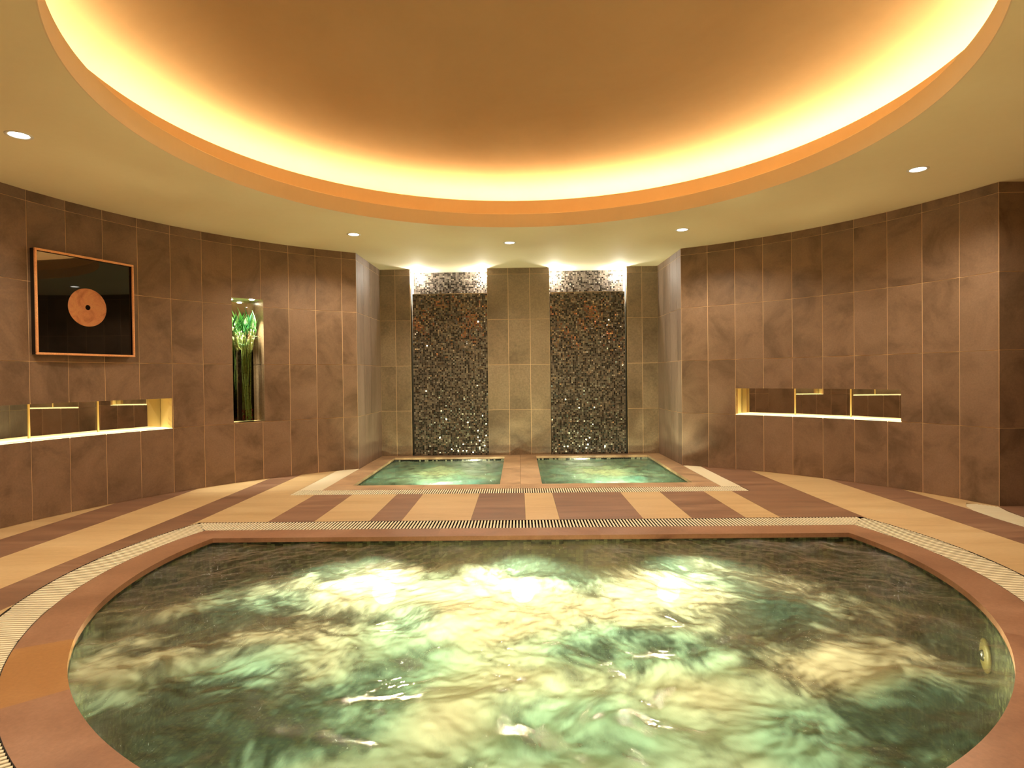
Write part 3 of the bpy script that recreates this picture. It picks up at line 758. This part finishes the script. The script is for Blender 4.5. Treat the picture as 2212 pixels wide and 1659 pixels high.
# ================================================================== BAMBOO NICHE
def bamboo_niche():
    th0, th1, z0, z1 = NB; mid = (th0+th1)/2; ox, oy = pol(mid, RW)
    rz = R_(mid)-math.pi/2   # local +y points outwards into the wall
    W = 2*RW*math.sin(R_((th1-th0)/2)); D = .19; h = z1-z0
    t = empty('tall_niche', (ox, oy, z0), rz); tag(t, 'tall narrow lit niche holding bamboo, cut in the left wall', 'niche')
    w2 = W/2; e = .012
    box('sill', (-w2, .001, -e), (w2, D, 0), M_niche, t)
    box('soffit', (-w2, .001, h), (w2, D, h+e), simple('niche_soffit', srgb(214, 226, 160), .4), t)
    M_side = stone('niche_side_stone', srgb(122, 100, 76), srgb(150, 124, 94), srgb(160, 134, 104), 2.0, .22, .03, .6)
    for s in (-1, 1):
        box('side_tile', (s*w2 if s > 0 else -w2-e, .001, 0), (w2+e if s > 0 else -w2, D, .590), M_side, t)
        box('side_tile', (s*w2 if s > 0 else -w2-e, .001, .594), (w2+e if s > 0 else -w2, D, h), M_side, t)
    box('mirror_panel', (-w2, D, 0), (w2, D+.006, h), M_mirror, t)
    for x, yy in ((-.11, .165), (.06, .035)):
        o = lathe('spot_lamp', [(.0005, -.004), (.018, -.004), (.024, -.002), (.024, .004)], emit('bamboo_spot', (1, .97, .80, 1), 40.0), t, 20); o.location = (x, yy, h-.004)
        c = Matrix.Rotation(rz, 3, 'Z') @ Vector((x, yy, 0)); spot('bamboo_lamp', (ox+c.x, oy+c.y, z1-.02), (0, 0, -1), P_BAMBOO, (1, .97, .74), 56, .8, .015)
    # ---- the arrangement, standing in a square glass vase
    p = empty('bamboo_arrangement', (0, 0, 0), rz)
    c = Matrix.Rotation(rz, 3, 'Z') @ Vector((-.004, .082, 0)); p.location = (ox+c.x, oy+c.y, z0)
    tag(p, 'bundle of green lucky bamboo in a square glass vase inside the tall niche', 'plant')
    gm = bpy.data.materials.new('vase_glass'); gm.use_nodes = True; nt = gm.node_tree; nt.nodes.clear()
    tb = nt.nodes.new('ShaderNodeBsdfTransparent'); tb.inputs[0].default_value = (.90, .95, .89, 1)
    gb = nt.nodes.new('ShaderNodeBsdfGlossy'); gb.inputs['Roughness'].default_value = .03
    fb = N(nt, 'ShaderNodeFresnel', IOR=1.45); mb = nt.nodes.new('ShaderNodeMixShader'); ob = nt.nodes.new('ShaderNodeOutputMaterial')
    nt.links.new(fb.outputs[0], mb.inputs[0]); nt.links.new(tb.outputs[0], mb.inputs[1]); nt.links.new(gb.outputs[0], mb.inputs[2]); nt.links.new(mb.outputs[0], ob.inputs[0])
    a, tk, vh = .062, .004, .74
    V = []; F = []
    for zq, q in ((0, a), (vh, a), (vh, a-tk), (.012, a-tk)):
        V += [(-q, -q, zq), (q, -q, zq), (q, q, zq), (-q, q, zq)]
    for l in range(3):
        for k in range(4): F.append((l*4+k, l*4+(k+1) % 4, (l+1)*4+(k+1) % 4, (l+1)*4+k))
    F += [(3, 2, 1, 0), (12, 13, 14, 15)]
    mk('glass_vase', V, F, gm, p)
    # red gravel
    M_red = simple('red_gravel', srgb(150, 38, 34), .5); r = random.Random(4); V, F = [], []
    for i in range(420):
        x, y, z = r.uniform(-.052, .052), r.uniform(-.052, .052), .018+r.random()*.11; s = .004+r.random()*.003; q = len(V)
        V += [(x+s, y, z), (x-s, y, z), (x, y+s, z), (x, y-s, z), (x, y, z+s), (x, y, z-s)]
        F += [(q+i0, q+i1, q+i2) for i0, i1, i2 in ((0, 2, 4), (2, 1, 4), (1, 3, 4), (3, 0, 4), (2, 0, 5), (1, 2, 5), (3, 1, 5), (0, 3, 5))]
    tag(mk('gravel', V, F, M_red, p), kind='stuff')
    M_st = stone('bamboo_stalk', srgb(128, 146, 76), srgb(152, 168, 96), srgb(178, 192, 124), 20, .35, .25, .5)
    M_lf = [simple('bamboo_leaf', srgb(96, 170, 88), .35), simple('pale_bamboo_leaf', srgb(200, 226, 176), .35), simple('dark_bamboo_leaf', srgb(34, 104, 52), .35)]
    M_node = simple('stalk_node', srgb(52, 56, 34), .5)
    # stalks with nodes
    for i in range(46):
        a0 = r.uniform(-.052, .052), r.uniform(-.052, .052); a1 = (r.uniform(-.11, .11), r.uniform(-.045, .070)); zt = r.uniform(.80, .98)
        pts, rs = [], []; n = 26; rad = r.uniform(.0042, .0062); ph = r.random()*3
        for k in range(n+1):
            f = k/n; z = .02+(zt-.02)*f; g = f**1.3
            x = a0[0]*(1-g)+a1[0]*g; y = a0[1]*(1-g)+a1[1]*g
            if z < vh+.01: x = max(-.052, min(.052, x)); y = max(-.052, min(.052, y))
            pts.append((x, y, z)); rs.append(rad*(1.28 if (k+int(ph)) % 4 == 0 else 1.0))
        V, F = tube(pts, rs, 7); o = mk('stalk', V, F, M_st, p, True)
        V, F = [], []
        for k in range(1, n):
            if (k+int(ph)) % 4 == 0: tube([Vector(pts[k])-Vector((0, 0, .002)), Vector(pts[k])+Vector((0, 0, .002))], rs[k]*1.08, 7, V, F)
        mk('node_rings', V, F, M_node, o)
    def leaf(base, az, el, L, wd, bend, mt, nm='leaf'):
        d = Vector((math.cos(az)*math.cos(el), math.sin(az)*math.cos(el), math.sin(el))); s = d.cross(Vector((0, 0, 1)))
        s = s.normalized() if s.length > .05 else Vector((1, 0, 0)); nn = s.cross(d); V = []; n = 6
        for k in range(n+1):
            f = k/n; c = Vector(base)+d*L*f+nn*(bend*f*f*-L); ww = wd*math.sin(math.pi*min(1, .12+f*.88))**.8*(1-f*.15)
            if k == n: ww = .0003
            V += [c-s*ww+nn*.12*ww, c-nn*.10*ww, c+s*ww+nn*.12*ww]
        F = []
        for k in range(n):
            q = k*3; F += [(q, q+1, q+4, q+3), (q+1, q+2, q+5, q+4)]
        for v in V:
            v.x = max(-.150, min(.152, v.x)); v.y = max(-.040, min(.055, v.y))
        o = mk(nm, V, F, mt, p, True); return o
    for i in range(56):   # upright crown leaves
        x = r.uniform(-.13, .13); y = r.uniform(-.055, .075)
        az = r.uniform(0, 2*math.pi); el = R_(r.uniform(55, 86)); L = r.uniform(.12, .22)
        leaf((x, y, r.uniform(.88, 1.0)), az, el, L, r.uniform(.009, .015), r.uniform(-.1, .25), r.choices(M_lf, [5, 2, 4])[0])
    for i in range(48):   # woven band of drooping leaves
        x = r.uniform(-.12, .10); y = r.uniform(-.072, -.02); az = r.choice([0, math.pi])+r.uniform(-.35, .35)
        leaf((x, y, r.uniform(.78, .92)), az, R_(r.uniform(-25, 30)), r.uniform(.07, .12), r.uniform(.005, .008), r.uniform(-.3, .3), r.choices(M_lf, [3, 4, 4])[0])
bamboo_niche()

# ================================================================== PICTURE
def picture():
    th0, th1 = 154.29, 166.2; rr = RW-.008
    A = Vector((*pol(th1, rr), 0)); B = Vector((*pol(th0, rr), 0)); mid = (A+B)/2
    d = (B-A).normalized(); W = (B-A).length; rz = math.atan2(d.y, d.x)
    z0, z1 = 1.250, 2.050; h = z1-z0
    t = empty('framed_picture', (mid.x, mid.y, z0), rz)
    tag(t, 'square black picture of a copper disc in a thin copper frame on the left wall', 'picture')
    # local: +x along wall to the right, -y into the room
    w = W/2; dp = .052; f = .017
    M_cop = stone('copper_frame', srgb(226, 160, 112), srgb(238, 174, 122), srgb(244, 190, 138), 5, .32, .02, .5)
    bpy_m = M_cop.node_tree.nodes['Principled BSDF']; bpy_m.inputs['Metallic'].default_value = .1
    M_blk = simple('black_box_frame', srgb(22, 16, 14), .4)
    M_art = simple('black_gloss_print', srgb(6, 6, 7), .02, 0, .6)
    for (x0, x1, za, zb) in ((-w, w, 0, f), (-w, w, h-f, h), (-w, -w+f, f, h-f), (w-f, w, f, h-f)):
        box('frame_rail', (x0, -dp-.003, za), (x1, -dp+.012, zb), M_cop, t, .0025)
    for (x0, x1, za, zb) in ((-w, w, 0, .012), (-w, w, h-.012, h), (-w, -w+.012, .012, h-.012), (w-.012, w, .012, h-.012)):
        box('box_side', (x0+.001, -dp+.012, za+.001), (x1-.001, 0, zb-.001), M_blk, t)
    box('backing', (-w+.012, -.010, .012), (w-.012, -.004, h-.012), M_blk, t)
    box('print', (-w+.012, -dp+.018, .012), (w-.012, -dp+.022, h-.012), M_art, t)
    # disc with a hole
    M_disc = stone('marbled_copper_disc', srgb(150, 84, 48), srgb(196, 128, 82), srgb(206, 148, 92), 9, .4, .0, .4, (1, 1, 1), .03, .2)
    c = (0.005, -dp+.018, .392)
    o = lathe('disc', [(.021, 0), (.021, .003), (.151, .003), (.154, 0)], M_disc, t, 64, smooth=False); o.rotation_euler = (math.pi/2, 0, 0); o.location = c
picture()

# ================================================================== DOWNLIGHTS
M_lens = emit('downlight_lens', (1, .93, .80, 1), 14.0)
def downlight():
    t = empty('downlight', (0, 0, 0))
    lathe('trim_ring', [(.050, .0), (.052, -.003), (.062, -.0045), (.068, -.002), (.069, .0)], M_white, t, 40)
    lathe('lens', [(.0005, -.0022), (.046, -.0022), (.050, -.0012)], M_lens, t, 40)
    return t
proto = downlight(); labels = ['recessed round ceiling light at the far left above the picture', 'recessed round ceiling light before the left corner of the alcove',
    'recessed round ceiling light before the middle of the alcove', 'recessed round ceiling light before the right corner of the alcove',
    'recessed round ceiling light above the right wall by the mirrored niche']
for k in range(5):
    if k == 0: o = proto
    else:
        o = proto.copy(); COL.objects.link(o)
        for ch in proto.children:
            c = ch.copy(); COL.objects.link(c); c.parent = o
    x, y = pol(*DOWN[k]); o.location = (x, y, H-.0002); tag(o, labels[k], 'ceiling light', 'ring of recessed ceiling lights')
